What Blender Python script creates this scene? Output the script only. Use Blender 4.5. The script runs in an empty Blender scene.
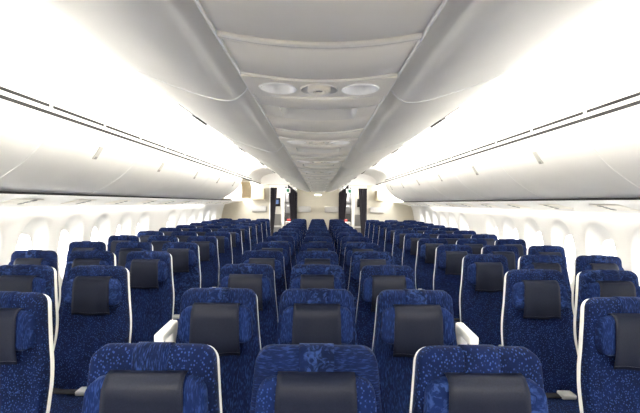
import bpy, bmesh, math
from mathutils import Matrix, Vector
C = bpy.context.scene.collection
PI = math.pi
CAMZ = 1.61
P = 0.79            # seat pitch
YB = -2.5           # cabin end behind the camera
YE = 11.30          # bulkhead at the far end

# ------------------------------------------------------------------ materials
def lin(c):
    return tuple(((v/255)/12.92 if v/255 <= .04045 else ((v/255+.055)/1.055)**2.4) for v in c) + (1,)
def mat(name, col, rough=.5, metal=0, sheen=0, coat=0):
    m = bpy.data.materials.new(name); m.use_nodes = True
    b = m.node_tree.nodes['Principled BSDF']
    b.inputs['Base Color'].default_value = lin(col)
    b.inputs['Roughness'].default_value = rough
    b.inputs['Metallic'].default_value = metal
    b.inputs['Sheen Weight'].default_value = sheen
    b.inputs['Coat Weight'].default_value = coat
    return m
def nd(m, t, **k):
    n = m.node_tree.nodes.new(t)
    for a, v in k.items(): setattr(n, a, v)
    return n
def bump(m, src, strength, dist=.002):
    b = m.node_tree.nodes['Principled BSDF']
    bp = nd(m, 'ShaderNodeBump'); bp.inputs['Strength'].default_value = strength; bp.inputs['Distance'].default_value = dist
    m.node_tree.links.new(src, bp.inputs['Height']); m.node_tree.links.new(bp.outputs['Normal'], b.inputs['Normal'])
def ramp(m, src, stops, interp='LINEAR'):
    r = nd(m, 'ShaderNodeValToRGB'); r.color_ramp.interpolation = interp
    e = r.color_ramp.elements
    while len(e) < len(stops): e.new(.5)
    for x, (p, c) in zip(e, stops): x.position = p; x.color = c
    m.node_tree.links.new(src, r.inputs['Fac']); return r
def noisy(m, col_a, col_b, scale, det=3, amt=.3):
    b = m.node_tree.nodes['Principled BSDF']
    tc = nd(m, 'ShaderNodeTexCoord'); n = nd(m, 'ShaderNodeTexNoise')
    n.inputs['Scale'].default_value = scale; n.inputs['Detail'].default_value = det
    m.node_tree.links.new(tc.outputs['Object'], n.inputs['Vector'])
    r = ramp(m, n.outputs['Fac'], [(.3, lin(col_a)), (.7, lin(col_b))])
    m.node_tree.links.new(r.outputs['Color'], b.inputs['Base Color'])
    if amt: bump(m, n.outputs['Fac'], amt, .001)
    return m

NAVY, MIDB, PALE = (6, 17, 46), (24, 50, 122), (98, 134, 200)
def fabric(name, kind, lo=NAVY, mid=(9, 24, 64)):
    m = mat(name, NAVY, .85, sheen=.12)
    b = m.node_tree.nodes['Principled BSDF']; L = m.node_tree.links.new
    b.inputs['Sheen Roughness'].default_value = .3
    b.inputs['Sheen Tint'].default_value = lin((150, 180, 235))
    b.inputs['Specular IOR Level'].default_value = .12
    tc = nd(m, 'ShaderNodeTexCoord')
    mp = nd(m, 'ShaderNodeMapping'); L(tc.outputs['Object'], mp.inputs['Vector'])
    inf = nd(m, 'ShaderNodeObjectInfo')
    av = nd(m, 'ShaderNodeVectorMath', operation='ADD'); L(tc.outputs['Object'], av.inputs[0]); L(inf.outputs['Random'], av.inputs[1])
    L(av.outputs[0], mp.inputs['Vector'])
    big = nd(m, 'ShaderNodeTexNoise'); big.inputs['Scale'].default_value = 14; big.inputs['Detail'].default_value = 3
    L(mp.outputs[0], big.inputs['Vector'])
    base = ramp(m, big.outputs['Fac'], [(.35, lin(lo)), (.7, lin(mid))])
    if kind == 'spot':
        v = nd(m, 'ShaderNodeTexVoronoi'); v.inputs['Scale'].default_value = 125
        mp.inputs['Scale'].default_value = (1, .6, .8)
        L(mp.outputs[0], v.inputs['Vector'])
        mask = ramp(m, v.outputs['Distance'], [(.14, (1, 1, 1, 1)), (.38, (0, 0, 0, 1))])
        hi, k = (54, 80, 140), .75
    elif kind == 'weave':
        v = nd(m, 'ShaderNodeTexNoise'); v.inputs['Scale'].default_value = 130; v.inputs['Detail'].default_value = 3
        mp.inputs['Scale'].default_value = (.38, .5, 1.9)
        L(mp.outputs[0], v.inputs['Vector'])
        mask = ramp(m, v.outputs['Fac'], [(.50, (0, 0, 0, 1)), (.68, (1, 1, 1, 1))])
        hi, k = (34, 54, 104), .8
    elif kind == 'rib':
        v = nd(m, 'ShaderNodeTexNoise'); v.inputs['Scale'].default_value = 120; v.inputs['Detail'].default_value = 2
        mp.inputs['Scale'].default_value = (2.2, .3, .42)
        L(mp.outputs[0], v.inputs['Vector'])
        mask = ramp(m, v.outputs['Fac'], [(.5, (0, 0, 0, 1)), (.66, (1, 1, 1, 1))])
        hi, k = (40, 62, 114), .75
    else:  # mottle: soft leafy blotches
        v = nd(m, 'ShaderNodeTexNoise'); v.inputs['Scale'].default_value = 46; v.inputs['Detail'].default_value = 4; v.inputs['Distortion'].default_value = 1.2
        L(mp.outputs[0], v.inputs['Vector'])
        mask = ramp(m, v.outputs['Fac'], [(.48, (0, 0, 0, 1)), (.62, (1, 1, 1, 1))])
        hi, k = (44, 66, 116), .75
    mx = nd(m, 'ShaderNodeMix', data_type='RGBA')
    mul = nd(m, 'ShaderNodeMath', operation='MULTIPLY'); mul.inputs[1].default_value = k
    L(mask.outputs['Color'], mul.inputs[0]); L(mul.outputs[0], mx.inputs['Factor'])
    L(base.outputs['Color'], mx.inputs['A']); mx.inputs['B'].default_value = lin(hi)
    L(mx.outputs['Result'], b.inputs['Base Color'])
    bump(m, mul.outputs[0], .4, .001)
    return m
M = dict(
    spot=fabric('fabric_spotted', 'spot'), weave=fabric('fabric_woven', 'weave'),
    rib=fabric('fabric_ribbed', 'rib'), mottle=fabric('fabric_mottled', 'mottle'),
    hspot=fabric('headrest_spotted_sheen_tint', 'spot', (9, 23, 61), (14, 32, 77)), hrib=fabric('headrest_ribbed_sheen_tint', 'rib', (9, 23, 61), (14, 32, 77)),  # lighter copies of the seat fabrics, velvet sheen put into the base colour
    hmottle=fabric('headrest_mottled_sheen_tint', 'mottle', (9, 23, 61), (14, 32, 77)),
    leather=noisy(mat('charcoal_leather', (19, 24, 40), .45), (16, 21, 36), (22, 27, 44), 220, 2, .25),
    hem=mat('leather_stitching', (44, 48, 62), .5),
    shell=mat('white_seat_shell', (236, 235, 230), .35),
    arm=mat('white_armrest', (240, 239, 235), .4),
    armpad=mat('dark_armrest_pad', (30, 36, 60), .6),
    plastic=noisy(mat('white_cabin_plastic', (240, 239, 236), .42), (237, 236, 233), (242, 241, 238), 3, 2, 0),
    wallm=noisy(mat('sidewall_plastic', (226, 225, 222), .5), (224, 223, 220), (228, 227, 224), 3, 2, 0),
    psu=noisy(mat('grey_service_panel', (246, 241, 229), .5), (244, 239, 227), (248, 243, 231), 9, 2, 0),
    binm=noisy(mat('grey_bin_plastic', (246, 243, 234), .4), (244, 241, 232), (248, 245, 236), 5, 2, 0),
    marble=mat('glossy_panel', (232, 230, 225), .28),
    seal=mat('white_seal', (250, 249, 246), .5),
    dark=mat('black_rubber', (14, 14, 15), .7),
    darkgrey=mat('dark_grey_plastic', (58, 58, 60), .5),
    grey=mat('grey_plastic', (150, 150, 148), .5),
    metal=mat('brushed_metal', (190, 190, 190), .3, 1),
    latchm=mat('pale_grey_latch', (196, 195, 190), .45),
    palebox=mat('pale_grey_box', (172, 170, 166), .5),
    buckle=mat('pale_metal_buckle', (196, 196, 192), .35, .4),
    belt=mat('black_webbing', (22, 24, 32), .8),
    cream=noisy(mat('cream_bulkhead', (188, 182, 166), .6), (186, 180, 164), (190, 184, 168), 6, 2, 0),
    tan=noisy(mat('tan_panel', (182, 168, 140), .6), (178, 164, 136), (186, 172, 145), 8, 3, 0),
    curtain=noisy(mat('charcoal_curtain', (40, 36, 44), .9), (34, 31, 38), (46, 42, 50), 60, 2, .3),
    carpet=noisy(mat('dark_blue_carpet', (30, 38, 66), .95), (24, 30, 56), (38, 46, 76), 120, 3, .4),
    white=mat('white_laminate', (238, 238, 236), .4),
    green=mat('green_sign', (10, 120, 84), .5),
    red=mat('red_plastic', (176, 36, 34), .5),
    rough_lens=mat('lens_plastic', (235, 232, 224), .25),
)
M['leather'].node_tree.nodes['Principled BSDF'].inputs['Specular IOR Level'].default_value = .18
g = bpy.data.materials.new('window_pane_glass'); g.use_nodes = True
nt = g.node_tree; nt.nodes.clear()
o_ = nt.nodes.new('ShaderNodeOutputMaterial'); tr = nt.nodes.new('ShaderNodeBsdfTransparent'); gl = nt.nodes.new('ShaderNodeBsdfGlossy')
gl.inputs['Roughness'].default_value = .05; tr.inputs['Color'].default_value = (.93, .95, .96, 1)
mx = nt.nodes.new('ShaderNodeMixShader'); mx.inputs[0].default_value = .05
nt.links.new(tr.outputs[0], mx.inputs[1]); nt.links.new(gl.outputs[0], mx.inputs[2]); nt.links.new(mx.outputs[0], o_.inputs[0])
M['glass'] = g
def emit(name, col, s):
    m = mat(name, col, .4); b = m.node_tree.nodes['Principled BSDF']
    b.inputs['Emission Color'].default_value = lin(col); b.inputs['Emission Strength'].default_value = s
    return m
M['screen'] = emit('lit_screen', (80, 104, 150), .25)
M['signlit'] = emit('lit_green_sign', (8, 110, 78), .12)
M['lamp'] = emit('lit_lamp', (255, 250, 238), 2.2)

# ------------------------------------------------------------------ mesh helpers
class MB:
    def __init__(s): s.v = []; s.f = []
    def grid(s, rows, close_u=False, flip=False):
        """rows: list of equally long point lists"""
        o = len(s.v); n = len(rows[0])
        for r in rows: s.v += [tuple(p) for p in r]
        for i in range(len(rows)-1):
            for j in range(n if close_u else n-1):
                a, b = o+i*n+j, o+i*n+(j+1) % n
                q = (a, b, b+n, a+n)
                s.f.append(q[::-1] if flip else q)
        return o
    def loft(s, rows):
        o = s.grid(rows, True); n = len(rows[0])
        s.f.append(tuple(o+j for j in range(n))[::-1])
        s.f.append(tuple(o+(len(rows)-1)*n+j for j in range(n)))
    def box(s, x0, x1, y0, y1, z0, z1, r=0, M4=None):
        bm = bmesh.new(); bmesh.ops.create_cube(bm, size=1)
        for v in bm.verts:
            v.co = Vector(((x0+x1)/2+v.co.x*(x1-x0), (y0+y1)/2+v.co.y*(y1-y0), (z0+z1)/2+v.co.z*(z1-z0)))
        if r: bmesh.ops.bevel(bm, geom=list(bm.edges), offset=r, segments=3, affect='EDGES', profile=.5)
        if M4: bm.transform(M4)
        o = len(s.v); bm.verts.index_update()
        s.v += [tuple(v.co) for v in bm.verts]; s.f += [tuple(o+v.index for v in f.verts) for f in bm.faces]
        bm.free()
    def disc(s, c, rx, ry, n=24, up=-1):
        o = len(s.v); s.v += [(c[0]+rx*math.cos(2*PI*k/n), c[1]+ry*math.sin(2*PI*k/n), c[2]) for k in range(n)]
        s.f.append(tuple(range(o, o+n)) if up > 0 else tuple(range(o, o+n))[::-1])
    def build(s, name, m, parent=None, smooth=True, fix=True, solid=0, ang=40):
        me = bpy.data.meshes.new(name); me.from_pydata(s.v, [], s.f)
        bm = bmesh.new(); bm.from_mesh(me)
        bmesh.ops.remove_doubles(bm, verts=bm.verts, dist=1e-5)
        if fix: bmesh.ops.recalc_face_normals(bm, faces=bm.faces)
        for f in bm.faces: f.smooth = smooth
        if smooth:
            for e in bm.edges:
                if len(e.link_faces) == 2 and e.calc_face_angle(0) > math.radians(ang): e.smooth = False
        bm.to_mesh(me); bm.free()
        me.materials.append(m)
        o = bpy.data.objects.new(name, me); C.objects.link(o)
        if parent: o.parent = parent
        if solid:
            md = o.modifiers.new('solid', 'SOLIDIFY'); md.thickness = solid; md.offset = 0
        return o
def empty(name, loc, label, cat, group=None):
    o = bpy.data.objects.new(name, None); C.objects.link(o); o.location = loc; o.empty_display_size = .05
    return tag(o, label, cat, group)
def tag(o, label, cat, group=None):
    o['label'] = label; o['category'] = cat
    if group: o['group'] = group
    return o
def struct(o): o['kind'] = 'structure'; return o
def boxobj(name, m, parent, *a, **k):
    b = MB(); b.box(*a, **k); return b.build(name, m, parent)
def copy_tree(o, parent=None):
    c = o.copy(); C.objects.link(c)
    if parent: c.parent = parent
    for ch in list(o.children): copy_tree(ch, c)
    return c
def superloop(w, yc, t, z, n=36, e=.32, bow=None):
    pts = []
    for k in range(n):
        a = 2*PI*k/n; ca, sa = math.cos(a), math.sin(a)
        x = w*math.copysign(abs(ca)**e, ca); y = t*math.copysign(abs(sa)**e, sa)
        if bow and y < 0: y -= bow*min(1, abs(x)/w)**4
        pts.append((x, yc+y, z))
    return pts
def lerp_tab(tab, z):
    if z <= tab[0][0]: return tab[0][1]
    for (a, va), (b, vb) in zip(tab, tab[1:]):
        if z <= b:
            u = (z-a)/(b-a); return va+(vb-va)*u
    return tab[-1][1]

# ------------------------------------------------------------------ the seat
W_TAB = [(.40, .205), (.60, .226), (.80, .216), (.95, .198), (1.05, .189), (1.17, .180)]
Y_TAB = [(.38, -.215), (.45, -.185), (.55, -.145), (.65, -.105), (.75, -.075), (.85, -.058), (1.0, -.047), (1.17, -.035)]
ZT = 1.179
def back_sections(dw, yoff, half_t, ztop, zbot, rc, rt, bow, n=36):
    rows = []; zs = [zbot+.0, zbot+.006, zbot+.02]
    z = zbot+.06
    while z < ztop-rc-.01: zs.append(z); z += .035
    for k in range(9): zs.append(ztop-rc*(1-math.sin(k/8*PI/2)))
    for z in zs:
        w = lerp_tab(W_TAB, z)+dw; t = half_t
        if z > ztop-rc:
            s = (z-(ztop-rc))/rc; w -= rc*(1-math.sqrt(max(0, 1-s*s)))
        if z > ztop-rt:
            s = (z-(ztop-rt))/rt; t = half_t-rt*(1-math.sqrt(max(0, 1-s*s))) if rt <= half_t else half_t*math.sqrt(max(.02, 1-s*s))
        if z < zbot+.02: t = half_t*(.6+.4*(z-zbot)/.02)
        t = max(t, .004)
        b = bow*max(0, min(1, (1.05-z)/.2)) if bow else None
        rows.append(superloop(w, lerp_tab(Y_TAB, z)+yoff, t, z, n, .24, b))
    return rows
def cushion_rows(x0, x1, y0, y1, z0, z1, r):
    rows = []; cx, cy = (x0+x1)/2, (y0+y1)/2; w, d = (x1-x0)/2, (y1-y0)/2
    for k in range(7):
        a = k/6*PI/2; rows.append([(cx+p[0], cy+p[1], z0+r*(1-math.cos(PI/2-a)) if 0 else z0+r*(1-math.sin(a))) for p in superloop(w-r*(1-math.cos(PI/2-a)) if 0 else w-r*(1-math.cos(a)) , 0, d-r*(1-math.cos(a)), 0, 32, .25)])
    rows = rows[::-1]
    for k in range(7):
        a = k/6*PI/2; rows.append([(cx+p[0], cy+p[1], z1-r*(1-math.sin(a))) for p in superloop(w-r*(1-math.cos(a)), 0, d-r*(1-math.cos(a)), 0, 32, .25)])
    return rows

def armrest_down(x):
    b = MB(); b.box(x-.021, x+.021, -.56, -.19, .60, .645, .012); return b
_tmpl = {}
def seat_template(fb, fh, fs, arm):
    """fb back fabric, fh headrest fabric, fs strip fabric, arm: set of ('L','R','UL','UR')"""
    key = (fb, fh, fs, arm)
    if key in _tmpl: return _tmpl[key]
    t = bpy.data.objects.new('airline_seat', None)
    C.objects.link(t); t.empty_display_size = .05
    b = MB(); b.loft(back_sections(0, -.008, .034, ZT, .42, .05, .03, .014)); back = b.build('backrest', M[fb], t)
    b = MB(); b.loft(back_sections(-.001, .030, .022, ZT-.014, .30, .05, .02, 0)); sh = b.build('shell', M['shell'], t)
    sh['label'] = 'white plastic back shell'
    # centre strip over the top
    b = MB(); rows = []
    prof = []
    yb = lerp_tab(Y_TAB, 1.17)-.008
    for z in (.90, 1.0, 1.08, 1.135): prof.append((lerp_tab(Y_TAB, z)-.008-.034-.0035, z))
    for k in range(1, 9):
        a = k/8*PI; prof.append((yb-.034*math.cos(a)-.0035*math.cos(a), 1.149+.0325*math.sin(a)))
    prof.append((yb+.034+.0035, 1.10))
    for j in range(5):
        x = -.052+.026*j; rows.append([(x, p[0], p[1]) for p in prof])
    b.grid(rows); b.build('centre_strip', M[fs], t, solid=.004)
    # headrest with rounded wings
    b = MB(); rows = []
    z0, z1 = .932, 1.108
    for k in range(17):
        u = k/16; z = z0+(z1-z0)*u
        w = .180-.014*u; r = .048
        du = min(u*(z1-z0), (1-u)*(z1-z0))
        if du < r:
            s = 1-du/r; w -= r*(1-math.sqrt(max(0, 1-s*s)))*(1 if u < .5 else 1.15)
        rt = .030; th = .033
        if du < rt: s = 1-du/rt; th = th*math.sqrt(max(.03, 1-s*s))
        yc = -.096+.014*(u-.5)
        rows.append(superloop(w, yc, th, z, 40, .42, .012))
    b.loft(rows); hr = b.build('headrest', M['h'+fh], t)
    # leather cover draped over the headrest
    b = MB(); rows = []
    prof = [(-.070, 1.085), (-.072, 1.10), (-.082, 1.112), (-.100, 1.1165), (-.122, 1.1125), (-.136, 1.100), (-.145, 1.082), (-.1475, 1.05), (-.150, 1.0), (-.152, .95), (-.150, .92), (-.147, .895), (-.146, .878)]
    for j in range(15):
        u = j/14*2-1; r_ = []
        for i, (y, z) in enumerate([(p_[0]+.012, p_[1]) for p_ in prof]):
            q = max(0, i-5)/7
            w = .112+.010*q
            wob = .0030*q*math.sin(u*5.5+1.2)*(i > 6)
            r_.append((w*u, y-wob-(.004*(1-abs(u))*q), z-.002*q*math.cos(u*4)))
        rows.append(r_)
    b.grid(rows); cv = b.build('headrest_cover', M['leather'], hr, solid=.003)
    cv['label'] = 'dark leather headrest cover'
    b = MB(); rows = []
    for j in range(15):
        u = j/14*2-1; wob = .0030*math.sin(u*5.5+1.2)
        rows.append([(.1215*u, -.1355-wob-.004*(1-abs(u))-.0022, z-.002*math.cos(u*4)) for z in (.893, .8915)])
    b.grid(rows); b.build('hem', M['hem'], hr, solid=.001)
    # cushion, frame, legs
    b = MB(); b.loft(cushion_rows(-.222, .222, -.66, -.17, .31, .445, .04)); b.build('seat_cushion', M[fb], t)
    b = MB(); b.box(-.225, .225, -.62, -.14, .255, .315, .01); b.build('seat_frame', M['darkgrey'], t)
    for sx in (-1, 1):
        b = MB(); b.box(sx*.17-.02, sx*.17+.02, -.56, -.50, .0, .27, .006); b.build('leg', M['metal'], t)
        b = MB(); b.box(sx*.17-.02, sx*.17+.02, -.24, -.18, .0, .27, .006); b.build('leg', M['metal'], t)
    # lap belt lying on the cushion
    b = MB()
    pts = [(-.17, -.265, .452), (-.10, -.285, .452), (-.04, -.295, .456), (.03, -.30, .458)]
    b.grid([[(x, y-.024, z), (x, y+.024, z+.004)] for x, y, z in pts]); bl = b.build('seat_belt', M['belt'], t, solid=.004)
    b = MB(); b.box(.02, .105, -.335, -.265, .450, .478, .008); bk = b.build('buckle', M['buckle'], bl); bk['label'] = 'metal belt buckle'
    for a in arm.split():
        if a in 'LR':
            x = -.247 if a == 'L' else .247
            b = MB(); b.box(x-.020, x+.020, -.56, -.19, .62, .65, .010); b.box(x-.014, x+.014, -.26, -.17, .42, .63, .006)
            b.build('armrest', M['armpad'], t)
        else:
            s = -1 if a == 'UL' else 1
            x = s*.236
            b = MB()
            b.box(x-.021, x+.021, -.085, -.012, .45, 1.0, .010)
            Rm = Matrix.Translation((x, -.012, .992)) @ Matrix.Rotation(math.radians(3), 4, 'X')
            b.box(-.022, .022, -.205, .0, -.024, .022, .012, M4=Rm)
            ao = b.build('armrest', M['arm'], t); ao['label'] = 'white raised armrest'
    t['category'] = 'seat'
    _tmpl[key] = [t, False]
    return _tmpl[key]
ORD = ['first', 'second', 'third', 'fourth', 'fifth', 'sixth', 'seventh', 'eighth', 'ninth', 'tenth', 'eleventh', 'twelfth', 'thirteenth']
def place_seat(x, y, fabs, arm, label, group):
    e = seat_template(*fabs, arm)
    if e[1]: o = copy_tree(e[0])
    else: o = e[0]; e[1] = True
    o.location = (x, y, 0); tag(o, label, 'seat', group)
    return o
FN = dict(spot='spotted', weave='woven', rib='ribbed', mottle='mottled')
SETS = [('weave', 'spot', 'mottle'), ('rib', 'rib', 'mottle'), ('spot', 'rib', 'rib'), ('spot', 'mottle', 'spot'), ('mottle', 'rib', 'weave')]
S_ = .487
for k in range(13):
    y = (1.58+k)*P
    for c, nm in ((-1, 'left'), (0, 'middle'), (1, 'right')):
        if k == 0: fs = {-1: SETS[2], 0: SETS[0], 1: SETS[3]}[c]
        elif k == 1: fs = {-1: SETS[1], 0: SETS[1], 1: SETS[1]}[c]
        else: fs = SETS[(k*2+c*3) % 5]
        arm = {-1: 'UL' if k else '', 0: 'L R', 1: 'UR' if k else ''}[c]
        place_seat(c*S_, y, fs, arm, f'{nm} blue {FN[fs[0]]} seat of the centre block, {ORD[k]} row from the camera', 'seats of the centre block')
for s, nm in ((-1, 'left'), (1, 'right')):
    for k in range(12):
        y = (2.42+k)*P
        for c, cn in enumerate(('aisle', 'middle', 'window')):
            fs = SETS[(k*3+c*2+(s > 0)) % 5] if k > 1 else [SETS[2], SETS[3], SETS[4]][(k+c) % 3]
            arm = '' if c == 0 else ('R' if s < 0 else 'L')
            place_seat(s*(1.452+c*.490), y, fs, arm, f'{cn} seat of the {nm} block, blue {FN[fs[0]]} fabric, {ORD[k]} row from the camera', f'seats of the {nm} block')

# ------------------------------------------------------------------ floor, walls
b = MB(); b.box(-2.7, 2.7, YB-.1, 14.2, -.06, 0); struct(b.build('floor', M['carpet'], smooth=False))
PROF = [(0.0, 2.60), (.25, 2.68), (.5, 2.725), (.75, 2.742), (1.0, 2.740), (1.2, 2.718), (1.35, 2.690), (1.45, 2.665), (1.56, 2.625)]
def wx(z):
    # smooth interpolation
    for i, ((a, va), (b_, vb)) in enumerate(zip(PROF, PROF[1:])):
        if z <= b_+1e-9:
            u = (z-a)/(b_-a)
            m0 = (PROF[i+1][1]-PROF[i-1][1])/(PROF[i+1][0]-PROF[i-1][0]) if i > 0 else (vb-va)/(b_-a)
            m1 = (PROF[i+2][1]-va)/(PROF[i+2][0]-a) if i+2 < len(PROF) else (vb-va)/(b_-a)
            h = b_-a
            return (2*u**3-3*u**2+1)*va+(u**3-2*u**2+u)*h*m0+(-2*u**3+3*u**2)*vb+(u**3-u**2)*h*m1
    return PROF[-1][1]
PIT = .597
ZC, ZG = 1.085, 1.055            # centres of the reveal and of the pane
def ring(yc, zc, a, bb, n=48, e=.8):
    out = []
    for k in range(n):
        t = 2*PI*k/n; c, s = math.cos(t), math.sin(t)
        out.append((yc+a*math.copysign(abs(c)**e, c), zc+bb*math.copysign(abs(s)**e, s)))
    return out
def rect_ring(y0, y1, z0, z1, cz, n=48):
    yc = (y0+y1)/2; hy = (y1-y0)/2; out = []
    for k in range(n):
        t = 2*PI*k/n; c, s = math.cos(t), math.sin(t)
        hz = (z1-cz) if s > 0 else (cz-z0)
        m = max(abs(c), abs(s)); out.append((yc+hy*c/m, cz+hz*s/m))
    return out
z0w, z1w = .62, 1.535
def wall(side, name):
    b = MB(); s = side
    y = 3.84-.0
    idx0 = -10
    for i in range(idx0, 13):
        yc = y+i*PIT; ya, yb_ = yc-PIT/2, yc+PIT/2
        if yc > YE-.25: break
        if yc < YB+.2: continue
        hole = (i != 5) and yc < YE-.3
        R = [rect_ring(ya, yb_, z0w, z1w, ZC)]
        rr = ring(yc, ZC, .215, .365)
        R.append([((p[0]*.5+q[0]*.5), (p[1]*.5+q[1]*.5)) for p, q in zip(R[0], rr)])
        R.append(rr)
        rows = [[(s*wx(z), yy, z) for yy, z in r_] for r_ in R]
        if hole:
            for u, dep in ((.06, .004), (.16, .016), (.3, .038), (.5, .066), (.7, .088), (.88, .102), (1, .108), (1.0, .15)):
                a = .215+(.135-.215)*u; bb = .365+(.232-.365)*u; zc = ZC+(ZG-ZC)*u
                rows.append([(s*(wx(z)+dep), yy, z) for yy, z in ring(yc, zc, a, bb)])
            b.grid(rows, True)
            n = WN[0]; WN[0] += 1
            w = MB(); w.grid([[(s*(wx(z)+.100), yy, z) for yy, z in ring(yc, ZG, .136, .233)],
                              [(s*(wx(z)+.103), yy, z) for yy, z in ring(yc, ZG, .126, .223)],
                              [(s*(wx(z)+.125), yy, z) for yy, z in ring(yc, ZG, .126, .223)]], True)
            wo = struct(w.build(f'window_{n}', M['wallm']))
            w = MB(); pr = [(s*(wx(z)+.120), yy, z) for yy, z in ring(yc, ZG, .132, .229)]
            w.v += pr; w.f.append(tuple(range(len(pr)))); w.build('pane', M['glass'], wo, smooth=False, fix=False)
        else:
            b.grid(rows, True)
            pr = rows[-1]; o = len(b.v); b.v += pr; b.v.append((s*wx(ZC), yc, ZC))
            for k in range(48): b.f.append((o+k, o+(k+1) % 48, o+48))
    ylo = y+math.ceil((YB+.2-y)/PIT)*PIT-PIT/2
    last = yb_ if not (yc > YE-.25) else ya
    zs = [0, .1, .2, .3, .4, .5, .6, z0w]
    b.grid([[(s*wx(z), yy, z) for z in zs] for yy in (YB, ylo, YE+.05)])
    b.grid([[(s*wx(z), yy, z) for z in (z1w, 1.56)] for yy in (YB, YE+.05)])
    zs = [z0w+(z1w-z0w)*k/16 for k in range(17)]
    b.grid([[(s*wx(z), yy, z) for z in zs] for yy in (YB, ylo)])
    b.grid([[(s*wx(z), yy, z) for z in zs] for yy in (last, YE+.05)])
    # outer lining that closes the wall against daylight
    o = b.build(name, M['wallm'], fix=False, ang=60)
    return struct(o)
WN = [1]
wall(-1, 'wall_left'); wall(1, 'wall_right')

# ------------------------------------------------------------------ outboard bins, service rail, cove
BIN = 1.22
def curve(pts, n=5):
    """catmull-rom through 2d points"""
    out = []
    P_ = [tuple(2*a-b_ for a, b_ in zip(pts[0], pts[1]))]+list(pts)+[tuple(2*a-b_ for a, b_ in zip(pts[-1], pts[-2]))]
    for i in range(1, len(P_)-2):
        for k in range(n):
            t = k/n; p0, p1, p2, p3 = P_[i-1:i+3]
            out.append(tuple(.5*(2*p1[j]+(-p0[j]+p2[j])*t+(2*p0[j]-5*p1[j]+4*p2[j]-p3[j])*t*t+(-p0[j]+3*p1[j]-3*p2[j]+p3[j])*t**3) for j in range(2)))
    out.append(tuple(pts[-1])); return out
OUTP = curve([(1.618, 2.125), (1.632, 2.06), (1.69, 1.95), (1.79, 1.845), (1.93, 1.745), (2.03, 1.695), (2.095, 1.668)], 5)
def prism(b, prof, y0, y1, s):
    """closed profile polygon (x, z) swept along y"""
    o = len(b.v); n = len(prof)
    b.v += [(s*x, y0, z) for x, z in prof]+[(s*x, y1, z) for x, z in prof]
    for j in range(n): b.f.append((o+j, o+(j+1) % n, o+n+(j+1) % n, o+n+j))
    b.f.append(tuple(range(o, o+n))); b.f.append(tuple(range(o+n, o+2*n)))
def off(prof, d):
    out = []
    for i, p in enumerate(prof):
        a = prof[max(0, i-1)]; c = prof[min(len(prof)-1, i+1)]
        tx, tz = c[0]-a[0], c[1]-a[1]; L = math.hypot(tx, tz) or 1
        out.append((p[0]-tz/L*d, p[1]+tx/L*d))
    return out
inner = off(OUTP, .02)
if inner[15][0] < OUTP[15][0]: inner = off(OUTP, -.02)
outer_thin = off(OUTP, -.0025 if off(OUTP, .02)[15][0] > OUTP[15][0] else .0025)
def latch(parent, s, prof, yc, frac):
    i = int(len(prof)*frac); a, c = prof[i-3], prof[i+3]; p = prof[i]
    ang = math.atan2(c[1]-a[1], c[0]-a[0])
    R = Matrix.Translation((s*p[0], yc, p[1])) @ Matrix.Rotation(-ang if s > 0 else ang+PI, 4, 'Y')
    b = MB(); b.box(-.055, .055, -.026, .026, -.005, .005, .004, M4=R); q = b.build('latch', M['latchm'], parent)
    q['label'] = 'small pale release latch'
    b = MB(); b.box(.030, .052, -.014, .014, -.008, .008, .003, M4=R); b.build('latch_button', M['grey'], q)
NB = {-1: 9, 1: 10}
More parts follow.
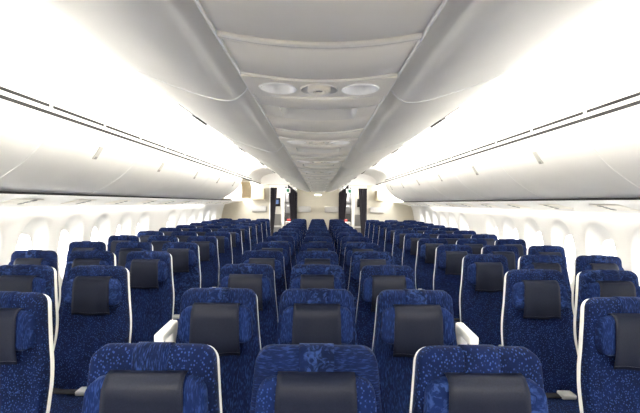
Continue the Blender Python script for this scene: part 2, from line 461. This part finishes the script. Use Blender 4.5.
for s, nm in ((-1, 'left'), (1, 'right')):
    k = 0
    ysegs = []
    y = -2.44+.0
    while y < 9.7:
        ysegs.append(y); y += BIN
    vis = 0
    for y0 in ysegs:
        y1 = y0+BIN
        openb = s < 0 and y0 > 8.4
        if y1 < .9: lab = f'white overhead bin behind the camera on the {nm} side'; 
        else: lab = f'white overhead bin above the {nm} windows, {ORD[vis]} along from the camera'; vis += 1
        if openb: lab = 'open overhead bin with beige interior at the far end of the left side'
        t = empty('overhead_bin', (0, 0, 0), lab, 'overhead bin', f'overhead bins on the {nm} side')
        b = MB()
        b.box(min(s*1.66, s*2.3), max(s*1.66, s*2.3), y0+.004, y1-.004, 2.11, 2.125)   # top board
        b.box(min(s*2.3, s*2.28), max(s*2.3, s*2.28), y0+.004, y1-.004, 1.655, 2.11)
        b.box(min(s*2.10, s*2.29), max(s*2.10, s*2.29), y0+.004, y1-.004, 1.666, 1.674)
        b.build('housing', M['tan'] if openb else M['plastic'], t, smooth=False)
        if not openb:
            b = MB(); prism(b, OUTP+inner[::-1], y0+.003, y1-.003, s); b.build('door', M['plastic'], t)
            b = MB(); prism(b, outer_thin+inner[::-1], y1-.003, y1+.003, s); sl = b.build('seal', M['seal'], t)
            latch(t, s, OUTP, (y0+y1)/2, .31)
        else:
            ep = curve([(1.66, 2.105), (1.625, 1.98), (1.62, 1.85), (1.64, 1.70)], 5)
            b = MB(); prism(b, ep+[(1.87, 1.70), (1.85, 1.85), (1.86, 1.98), (1.89, 2.105)], y1-.03, y1-.004, s); b.build('end_panel', M['tan'], t, smooth=False)
            b = MB(); b.box(-2.28, -2.0, y0+.004, y1-.03, 1.675, 1.69); b.build('shelf_board', M['cream'], t, smooth=False)
        for h in (0, 1):
            ya = y0+h*BIN/2
            b = MB(); b.box(min(s*1.620, s*1.634), max(s*1.620, s*1.634), ya+.02, ya+BIN/2-.02, 2.172, 2.188)
            b.build('air_slot', M['dark'], t, smooth=False)
    yend = ysegs[-1]+BIN
    # fixed rail above the doors
    b = MB(); b.box(min(s*1.626, s*1.66), max(s*1.626, s*1.66), YB, YE-.01, 2.147, 2.215); struct(b.build('trim_1' if s < 0 else 'trim_2', M['plastic'], smooth=False))
    b = MB(); b.box(min(s*1.622, s*1.66), max(s*1.622, s*1.66), YB, YE-.01, 2.1262, 2.147); struct(b.build('trim_3' if s < 0 else 'trim_4', M['dark'], smooth=False))
    # dark joint below the doors, then the sloping service rail
    b = MB(); b.box(min(s*2.088, s*2.13), max(s*2.088, s*2.13), YB, yend, 1.652, 1.6675); struct(b.build('trim_5' if s < 0 else 'trim_6', M['dark'], smooth=False))
    b = MB(); prism(b, [(2.115, 1.651), (2.13, 1.651), (2.3, 1.625), (2.5, 1.575), (2.64, 1.545), (2.64, 1.56), (2.5, 1.592), (2.3, 1.64), (2.12, 1.662)][::1], YB, YE-.01, s)
    struct(b.build('trim_7' if s < 0 else 'trim_8', M['marble']))
    # service units let into the rail
    for i in range(12):
        yc = (2.42+i)*P-.25
        if yc < 1.0: continue
        ang = math.atan2(1.575-1.625, .2)
        R = Matrix.Translation((s*2.4, yc, 1.5985)) @ Matrix.Rotation(-s*ang, 4, 'Y')
        t = empty('service_unit', (0, 0, 0), f'flat passenger service unit under the {nm} bins above seat row {ORD[i]}', 'service unit', f'service units under the {nm} bins')
        b = MB(); b.box(-.09, .09, -.16, .16, -.004, .004, .003, M4=R); b.build('panel', M['psu'], t)
        for q in (-1, 0, 1):
            b = MB(); b.box(q*.055-.018, q*.055+.018, .05, .09, -.009, 0, .003, M4=R); b.build('reading_light', M['grey'], t)
# cove ceilings over the aisles: arch from outboard rail to the top of the centre bins
ARCH = curve([(1.655, 2.205), (1.60, 2.30), (1.45, 2.395), (1.20, 2.44), (.95, 2.42), (.74, 2.34), (.60, 2.22), (.55, 2.10)], 5)
for s, nm in ((-1, 'ceiling_left'), (1, 'ceiling_right')):
    b = MB(); b.grid([[(s*x, y, z) for x, z in ARCH] for y in (YB, YE+.02)])
    struct(b.build(nm, M['plastic'], fix=False))

# ------------------------------------------------------------------ centre bins and service channel
Z = lambda dz: CAMZ+dz
CB = curve([(.200, Z(.395)), (.210, Z(.362)), (.236, Z(.327)), (.275, Z(.309)), (.36, Z(.325)), (.512, Z(.378)), (.60, Z(.420)), (.664, Z(.463)), (.674, Z(.478))], 4)
cin = off(CB, .02)
if cin[12][1] < CB[12][1]: cin = off(CB, -.02)
cthin = off(CB, .0025) if off(CB, .02)[12][1] < CB[12][1] else off(CB, -.0025)
for s, nm in ((-1, 'left'), (1, 'right')):
    y0 = -2.44; vis = 0
    while y0 < YE-.2:
        y1 = min(y0+BIN, YE-.012)
        if y1 > .1: lab = f'grey centre overhead bin on the {nm} side of the ceiling strip, {ORD[vis]} from the camera'; vis += 1
        else: lab = f'grey centre overhead bin behind the camera, {nm} side'
        t = empty('centre_overhead_bin', (0, 0, 0), lab, 'overhead bin', f'centre overhead bins, {nm} side')
        b = MB(); prism(b, CB+cin[::-1], y0+.003, y1-.003, s); b.build('door', M['binm'], t)
        b = MB(); prism(b, cthin+cin[::-1], y1-.003, y1+.003, s); b.build('seal', M['seal'], t)
        b = MB(); b.box(min(s*.22, s*.65), max(s*.22, s*.65), y0+.004, y1-.004, Z(.478), Z(.49)); b.build('housing', M['plastic'], t, smooth=False)
        b = MB(); b.box(min(s*.662, s*.670), max(s*.662, s*.670), y0+.004, y1-.004, Z(.478), Z(.515)); b.build('light_blocker', M['plastic'], t, smooth=False)  # unseen lip added to keep the cove strip off seats and walls
        if y1-y0 > 1 and y0 > .5:
            ym = y0+.86
            R = Matrix.Translation((s*.648, ym, Z(.4515))) @ Matrix.Rotation(-s*math.radians(34.5), 4, 'Y')
            b = MB(); b.box(-.014, .012, -.20, .02, -.005, .005, .002, M4=R); q = b.build('latch_plate', M['grey'], t)
            b = MB(); b.box(-.018, .018, .03, .20, -.011, .006, .003, M4=R); b.build('latch_handle', M['darkgrey'], t)
        y0 += BIN
    b = MB(); b.box(min(s*.1905, s*.1945), max(s*.1905, s*.1945), YB, YE-.012, Z(.3095), Z(.36), .001); struct(b.build('trim_9' if s < 0 else 'trim_10', M['seal']))
# channel backing above the panels
b = MB(); b.box(-.30, .30, YB, YE-.012, Z(.40), Z(.41)); struct(b.build('trim_11', M['plastic'], smooth=False))
PER = .93
def psz(x): return Z(.294)+.020*(x/.19)**2
def psl(x): return Z(.299)+.006*(x/.19)**2
def arcpanel(b, y0, y1, hole=None, drop=0, nx=24):
    xs = [-.189+.378*i/nx for i in range(nx+1)]
    e = .004
    b.grid([[(x, y, psz(x)-drop+dz) for x in xs] for y, dz in ((y0, .02), (y0, .003), (y0+e, 0), (y1-e, 0), (y1, .003), (y1, .02))])
def bowl(b, xc, yc, rx, ry, depth, z, n=28):
    rows = []
    for u, d in ((1.08, .001), (1.04, -.003), (1.0, -.003), (.95, .000), (.80, .35*depth), (.6, .75*depth), (.35, .95*depth), (.02, depth)):
        rows.append([(xc+rx*u*math.cos(2*PI*k/n), yc+ry*u*math.sin(2*PI*k/n), z(xc+rx*u*math.cos(2*PI*k/n))+d) for k in range(n)])
    b.grid(rows, True)
k = 0; i = -4; visu = 0
while True:
    Lc = 1.055+PER*i; i += 1
    if Lc+.56 > YE: 
        break
    if Lc < YB+.3: continue
    if Lc > .5: lab = f'grey ceiling service panel with reading lights, {ORD[visu] if visu < 13 else "last"} along the centre strip'; visu += 1
    else: lab = 'grey ceiling service panel behind the camera'
    t = empty('ceiling_service_unit', (0, 0, 0), lab, 'service unit', 'service units along the centre ceiling strip')
    # light band with three openings (built around the bowls)
    b = MB()
    nx, ny = 126, 60; y0, y1 = Lc-.085, Lc+.075
    xs = [-.189+.378*q/nx for q in range(nx+1)]; ys = [y0+(y1-y0)*q/ny for q in range(ny+1)]
    def inside(x, y):
        for xc, rx, ry in ((-.108, .047, .047), (.108, .047, .047), (0, .047, .047)):
            if ((x-xc)/rx)**2+((y-Lc)/ry)**2 < 1: return True
        return False
    if -1 < Lc < 5:
        o = len(b.v); b.v += [(x, y, psl(x)) for y in ys for x in xs]
        for a in range(ny):
            for c in range(nx):
                if not inside((xs[c]+xs[c+1])/2, (ys[a]+ys[a+1])/2):
                    b.f.append((o+a*(nx+1)+c, o+a*(nx+1)+c+1, o+(a+1)*(nx+1)+c+1, o+(a+1)*(nx+1)+c))
    else: arcpanel(b, y0, y1)
    for yy in (y0, y1): b.grid([[(x, yy, psl(x)+d_) for x in xs] for d_ in (0, .03)])
    b.build('light_panel', M['psu'], t, fix=False)
    b = MB(); arcpanel(b, y0-.008, y0-.001, drop=.004); arcpanel(b, y1+.001, y1+.008, drop=.003); b.build('lip', M['rough_lens'], t, fix=False)
    for xc in (-.108, .108):
        b = MB(); bowl(b, xc, Lc, .047, .047, .040, psl); b.build('reading_light', M['seal'], t, fix=False)  # whiter than the panel: light reflected in the bowls put into the colour
    b = MB(); bowl(b, 0, Lc, .047, .047, .014, psl)
    vo = b.build('air_vent', M['rough_lens'], t, fix=False)
    b = MB(); rows = []
    for r_, dz in ((.030, .008), (.030, -.006), (.024, -.010), (.017, -.008), (.015, .004), (.001, .004)):
        rows.append([(r_*math.cos(2*PI*q/24), Lc+r_*math.sin(2*PI*q/24), psl(0)+dz) for q in range(24)])
    b.grid(rows, True); b.build('nozzle', M['psu'], vo, fix=False)
    b = MB(); b.box(-.009, .009, Lc-.006, Lc+.004, psl(0)-.006, psl(0)+.002, .002); b.build('nozzle_slot', M['darkgrey'], vo)
    # panel with a long shallow pocket
    b = MB(); arcpanel(b, y1+.009, Lc+.215); arcpanel(b, Lc+.375, Lc+.612)
    # ends beside the pocket
    for sx in (-1, 1):
        xs2 = [sx*(.125+.064*q/6) for q in range(7)]
        b.grid([[(x, yy, psz(x)) for x in xs2] for yy in (Lc+.215, Lc+.375)])
    b.build('pocket_panel', M['psu'], t, fix=False)
    b = MB(); rows = []
    for yy, dz in ((Lc+.215, 0), (Lc+.220, .024), (Lc+.24, .032), (Lc+.28, .030), (Lc+.34, .016), (Lc+.375, 0)):
        rows.append([(x, yy, psz(x)+dz*min(1, (1-abs(x)/.1251)*9)) for x in [-.125+.25*q/20 for q in range(21)]])
    b.grid(rows); b.build('pocket', M['rough_lens'], t, fix=False)
    b = MB(); arcpanel(b, Lc+.630, Lc+.650); b.build('filler_panel', M['psu'], t, fix=False)
    b = MB(); arcpanel(b, Lc+.655, Lc+PER-.27, drop=-.004) if False else arcpanel(b, Lc+.614, Lc+.628, drop=.006)
    b.build('lip', M['rough_lens'], t, fix=False)
    b = MB(); arcpanel(b, Lc+.653, Lc+PER-.095); b.build('blank_panel', M['psu'], t, fix=False)
# small lamp at the end of the strip
t = empty('bulkhead_lamp', (0, 0, 0), 'small lit lamp at the top of the far cream bulkhead', 'lamp')
b = MB(); b.box(-.10, .10, YE-.05, YE-.004, 1.812, 1.86, .008); b.build('housing', M['seal'], t)
b = MB(); b.box(-.085, .085, YE-.054, YE-.048, 1.82, 1.852, .003); b.build('diffuser', M['lamp'], t)

# ------------------------------------------------------------------ bulkhead at the far end, galley behind
b = MB()
T0, T1 = YE, YE+.05
b.box(-.60, .60, T0, T1, 0, 2.6); b.box(-2.8, -1.34, T0, T1, 0, 2.6); b.box(1.34, 2.8, T0, T1, 0, 2.6)
b.box(-1.34, -.60, T0, T1, 2.06, 2.6); b.box(.60, 1.34, T0, T1, 2.06, 2.6)
struct(b.build('wall_back', M['cream'], smooth=False))
b = MB(); b.box(-1.66, -.5, T0-.012, T0-.001, 2.12, 2.5); b.box(.5, 1.66, T0-.012, T0-.001, 2.12, 2.5); struct(b.build('trim_14', M['white'], smooth=False))  # white boards paint the cove-lit end wall above the doorways
b = MB(); b.box(-2.9, 2.9, YB-.05, YB, 0, 2.6); struct(b.build('wall_front', M['cream'], smooth=False))
for n, s in ((12, -1), (13, 1)):
    b = MB(); x0, x1 = sorted((s*1.34, s*.60)); b.box(x0, x1, T0-.03, T0-.002, 2.06, 2.11, .006)
    b.box(x0-.03, x0, T0-.02, T0-.002, 0, 2.11, .004) if s < 0 else b.box(x1, x1+.03, T0-.02, T0-.002, 0, 2.11, .004)
    struct(b.build(f'trim_{n}', M['white']))
b = MB(); b.box(-1.9, 1.9, T1+1.9, T1+1.95, 0, 2.4); struct(b.build('wall_galley', M['white'], smooth=False))
b = MB(); b.box(-1.9, -1.85, T1, T1+1.9, 0, 2.4); b.box(1.85, 1.9, T1, T1+1.9, 0, 2.4); struct(b.build('wall_galley_sides', M['white'], smooth=False))
b = MB(); b.box(-1.9, 1.9, T1, T1+1.95, 2.3, 2.35); struct(b.build('ceiling_galley', M['white'], smooth=False))
# curtains
def curtain(xt0, xt1, xb0, xb1, y, z0, z1a, z1b, lab, folds):
    t = MB(); rows = []
    n = folds*8
    for i in range(21):
        v = i/20
        r_ = []
        for j in range(n+1):
            u = j/n
            zt = z1a+(z1b-z1a)*u; z = zt+(z0-zt)*v
            q = min(1, v*1.6)
            x = (xt0+(xt1-xt0)*u)*(1-q)+(xb0+(xb1-xb0)*u)*q
            r_.append((x, y+.025*math.sin(2*PI*folds*u), z))
        rows.append(r_)
    t.grid(rows); o = t.build('curtain', M['curtain'], solid=.006)
    tag(o, lab, 'curtain', 'charcoal galley curtains')
    return o
cy = T0-.075
curtain(-1.335, -1.15, -1.335, -1.24, cy, .05, 2.03, 2.03, 'dark curtain at the outer edge of the left galley doorway', 4)
curtain(-.85, -.585, -.74, -.585, cy, .05, 2.12, 1.90, 'dark curtain at the inner edge of the left galley doorway', 5)
curtain(.585, .85, .585, .72, cy, .05, 1.90, 2.12, 'dark curtain at the inner edge of the right galley doorway', 5)
curtain(1.13, 1.37, 1.22, 1.37, cy, .05, 2.03, 2.03, 'dark curtain at the outer edge of the right galley doorway', 4)
# exit signs
for s, nm in ((-1, 'left'), (1, 'right')):
    x = s*.86
    t = empty('exit_sign', (x, T0-.15, 1.95), f'small green exit sign hanging in the {nm} galley doorway', 'sign', 'exit signs')
    b = MB(); b.box(-.085, .085, -.015, .015, -.065, .065, .01); b.build('housing', M['white'], t)
    b = MB(); b.box(-.02, .055, -.018, -.014, -.042, .042, .001); b.build('sign_face', M['signlit'], t)
    b = MB(); b.box(-.01, .01, -.01, .01, .06, .36); b.build('hanger', M['white'], t)
# wall boxes on the bulkhead
for x0, x1, lab in ((-1.86, -1.45, 'outer left of the left doorway'), (-.56, -.20, 'just right of the left doorway'), (.19, .58, 'just left of the right doorway'), (1.47, 1.86, 'right of the right doorway')):
    t = empty('wall_box', ((x0+x1)/2, T0-.03, 1.43), f'pale grey box on the cream bulkhead {lab}', 'wall box', 'pale grey wall boxes')
    w = (x1-x0)/2
    b = MB(); b.box(-w, w, -.03, .026, -.085, .085, .012); b.build('body', M['palebox'], t)
    b = MB(); b.box(-w+.02, w-.02, -.034, -.028, -.07, .07, .004); b.build('lid', M['palebox'], t)
# tan lockers under the bin line at the bulkhead
for x0, x1, z1, lab in ((-1.88, -1.49, 2.0, 'left'), (1.62, 1.88, 1.98, 'right')):
    t = empty('end_locker', (0, 0, 0), f'tan locker fixed high on the cream bulkhead at the {lab} side', 'locker', 'tan lockers on the bulkhead')
    b = MB(); b.box(x0, x1, T0-.30, T0-.003, 1.69, z1, .006); b.build('body', M['tan'], t)
    b = MB(); b.box((x0+x1)/2-.004, (x0+x1)/2+.004, T0-.304, T0-.298, 1.70, z1-.01); b.build('door_joint', M['cream'], t)
# galley furniture seen through the doorways
for s, nm in ((-1, 'left'), (1, 'right')):
    a, c = sorted((s*1.04, s*1.30))
    t = empty('galley_partition', (0, 0, 0), f'white galley column standing behind the {nm} doorway', 'column')
    b = MB(); b.box(a, c, T1+.25, T1+.9, 0, 2.15, .01); b.build('body', M['white'], t)
    b = MB(); b.box(a+.03, c-.03, T1+.235, T1+.25, .95, 1.28, .01); b.build('locker_door', M['grey'], t)
    b = MB(); b.box(a+.03, c-.03, T1+.235, T1+.25, .55, .9, .01); b.build('locker_door', M['grey'], t)
    x0, x1 = (-1.29, -1.09) if s < 0 else (1.13, 1.30)
    t = empty('wall_screen', (0, 0, 0), 'small dark monitor with a bluish screen on the left galley column' if s < 0 else 'small dark grey monitor on the right galley column', 'screen')
    b = MB(); b.box(x0, x1, T1+.19, T1+.233, 1.50, 1.74, .008); b.build('casing', M['dark'], t)
    b = MB(); b.box(x0+.03, x1-.05, T1+.186, T1+.191, 1.57, 1.69, .002); b.build('display', M['screen'] if s < 0 else M['darkgrey'], t)
    a, c = sorted((s*.50, s*1.02))
    t = empty('galley_unit', (0, 0, 0), f'dark galley unit with metal compartments behind the {nm} doorway', 'galley')
    b = MB(); b.box(a, c, T1+.9, T1+1.5, 0, 2.1, .01); b.build('body', M['dark'], t)
    for zz, mm in ((1.62, 'darkgrey'), (1.28, 'darkgrey'), (.72, 'metal')):
        for h in (0, 1):
            xa = a+.02+h*(c-a)/2
            b = MB(); b.box(xa, xa+(c-a)/2-.04, T1+.885, T1+.90, zz, zz+.28, .008); d = b.build('compartment_door', M[mm], t)
            b = MB(); b.box(xa+.05, xa+(c-a)/2-.09, T1+.87, T1+.886, zz+.22, zz+.24, .003); b.build('handle', M['metal'], d)
    x0 = s*.9
    t = empty('service_trolley', (s*.80, T1+.45, 0), f'metal service trolley standing in the {nm} galley', 'trolley')
    b = MB(); b.box(-.15, .15, -.2, .2, .06, 1.02, .01); b.build('body', M['metal'], t)
    b = MB(); b.box(-.155, .155, -.205, .205, 1.02, 1.06, .01); b.build('top', M['metal'], t)
    bx = boxobj('red_box', M['red'], None, s*.80-.10, s*.80+.06, T1+.28, T1+.42, 1.062, 1.13, .006); tag(bx, f'small red box on the trolley in the {nm} galley', 'box')
    for q in (-1, 1):
        for r in (-1, 1):
            b = MB(); b.box(q*.12-.012, q*.12+.012, r*.16-.03, r*.16+.03, 0, .06, .008); b.build('wheel', M['dark'], t)
t = empty('notice_panel', (0, 0, 0), 'white panel hanging high beside the exit sign in the right doorway', 'panel')
b = MB(); b.box(.70, .90, T1+.60, T1+.63, 1.68, 1.92, .008); b.build('board', M['white'], t)
b = MB(); b.box(.79, .81, T1+.605, T1+.625, 1.92, 2.3); b.build('bracket', M['white'], t)

# ------------------------------------------------------------------ light
def area(name, loc, rot, sx, sy, power, col=(1, .955, .88)):
    l = bpy.data.lights.new(name, 'AREA'); l.shape = 'RECTANGLE'; l.size = sx; l.size_y = sy; l.energy = power; l.color = col
    o = bpy.data.objects.new(name, l); C.objects.link(o); o.location = loc; o.rotation_euler = rot; return o
LEN = YE-YB-2.0; YM = (YE-1.9+YB)/2
for s in (-1, 1):
    # strip on top of the centre bins, shining outwards over the aisle
    area('cove_light', (s*.630, YM, 2.112), (0, math.radians(180-s*-45 if 0 else s*-(180-45) ), 0), .04, LEN, 50)
    # strip behind the outboard rail, washing the arch
    area('cove_light', (s*1.642, YM, 2.225), (0, math.radians(s*150), 0), .03, LEN, 42)
for s in (-1, 1):
    # wash light tucked where the service rail meets the sidewall
    area('sidewall_light', (s*2.56, YM, 1.545), (0, math.radians(s*-20), 0), .04, LEN, 7)
    # fill lamps added behind the camera to brighten the cabin, no source seen
    area('fill_light', (s*1.1, -2.0, 2.36), (math.radians(35), 0, 0), .7, .3, 28)
area('galley_light', (-.9, T1+.5, 2.28), (0, 0, 0), .5, .3, 30); area('galley_light', (.9, T1+.5, 2.28), (0, 0, 0), .5, .3, 30)
w = bpy.data.worlds.new('World'); bpy.context.scene.world = w; w.use_nodes = True
bg = w.node_tree.nodes['Background']; bg.inputs['Color'].default_value = (1, .99, .97, 1); bg.inputs['Strength'].default_value = 4.6

# ------------------------------------------------------------------ camera
cam = bpy.data.cameras.new('camera'); co = bpy.data.objects.new('camera', cam); C.objects.link(co)
cam.sensor_width = 36; cam.lens = 400/640*36; cam.clip_start = .02
R = Matrix.Rotation(-2/400, 4, 'Z') @ Matrix.Rotation(PI/2-3.5/400, 4, 'X') @ Matrix.Rotation(.010, 4, 'Z')
co.matrix_world = Matrix.Translation((0, 0, CAMZ)) @ R
sc = bpy.context.scene; sc.camera = co
sc.view_settings.view_transform = 'Standard'; sc.view_settings.look = 'None'; sc.view_settings.gamma = 1
sc.view_settings.exposure = 1.75
sc.cycles.use_denoising = True
sc.cycles.diffuse_bounces = 8; sc.cycles.max_bounces = 14
sc.cycles.sample_clamp_indirect = 10
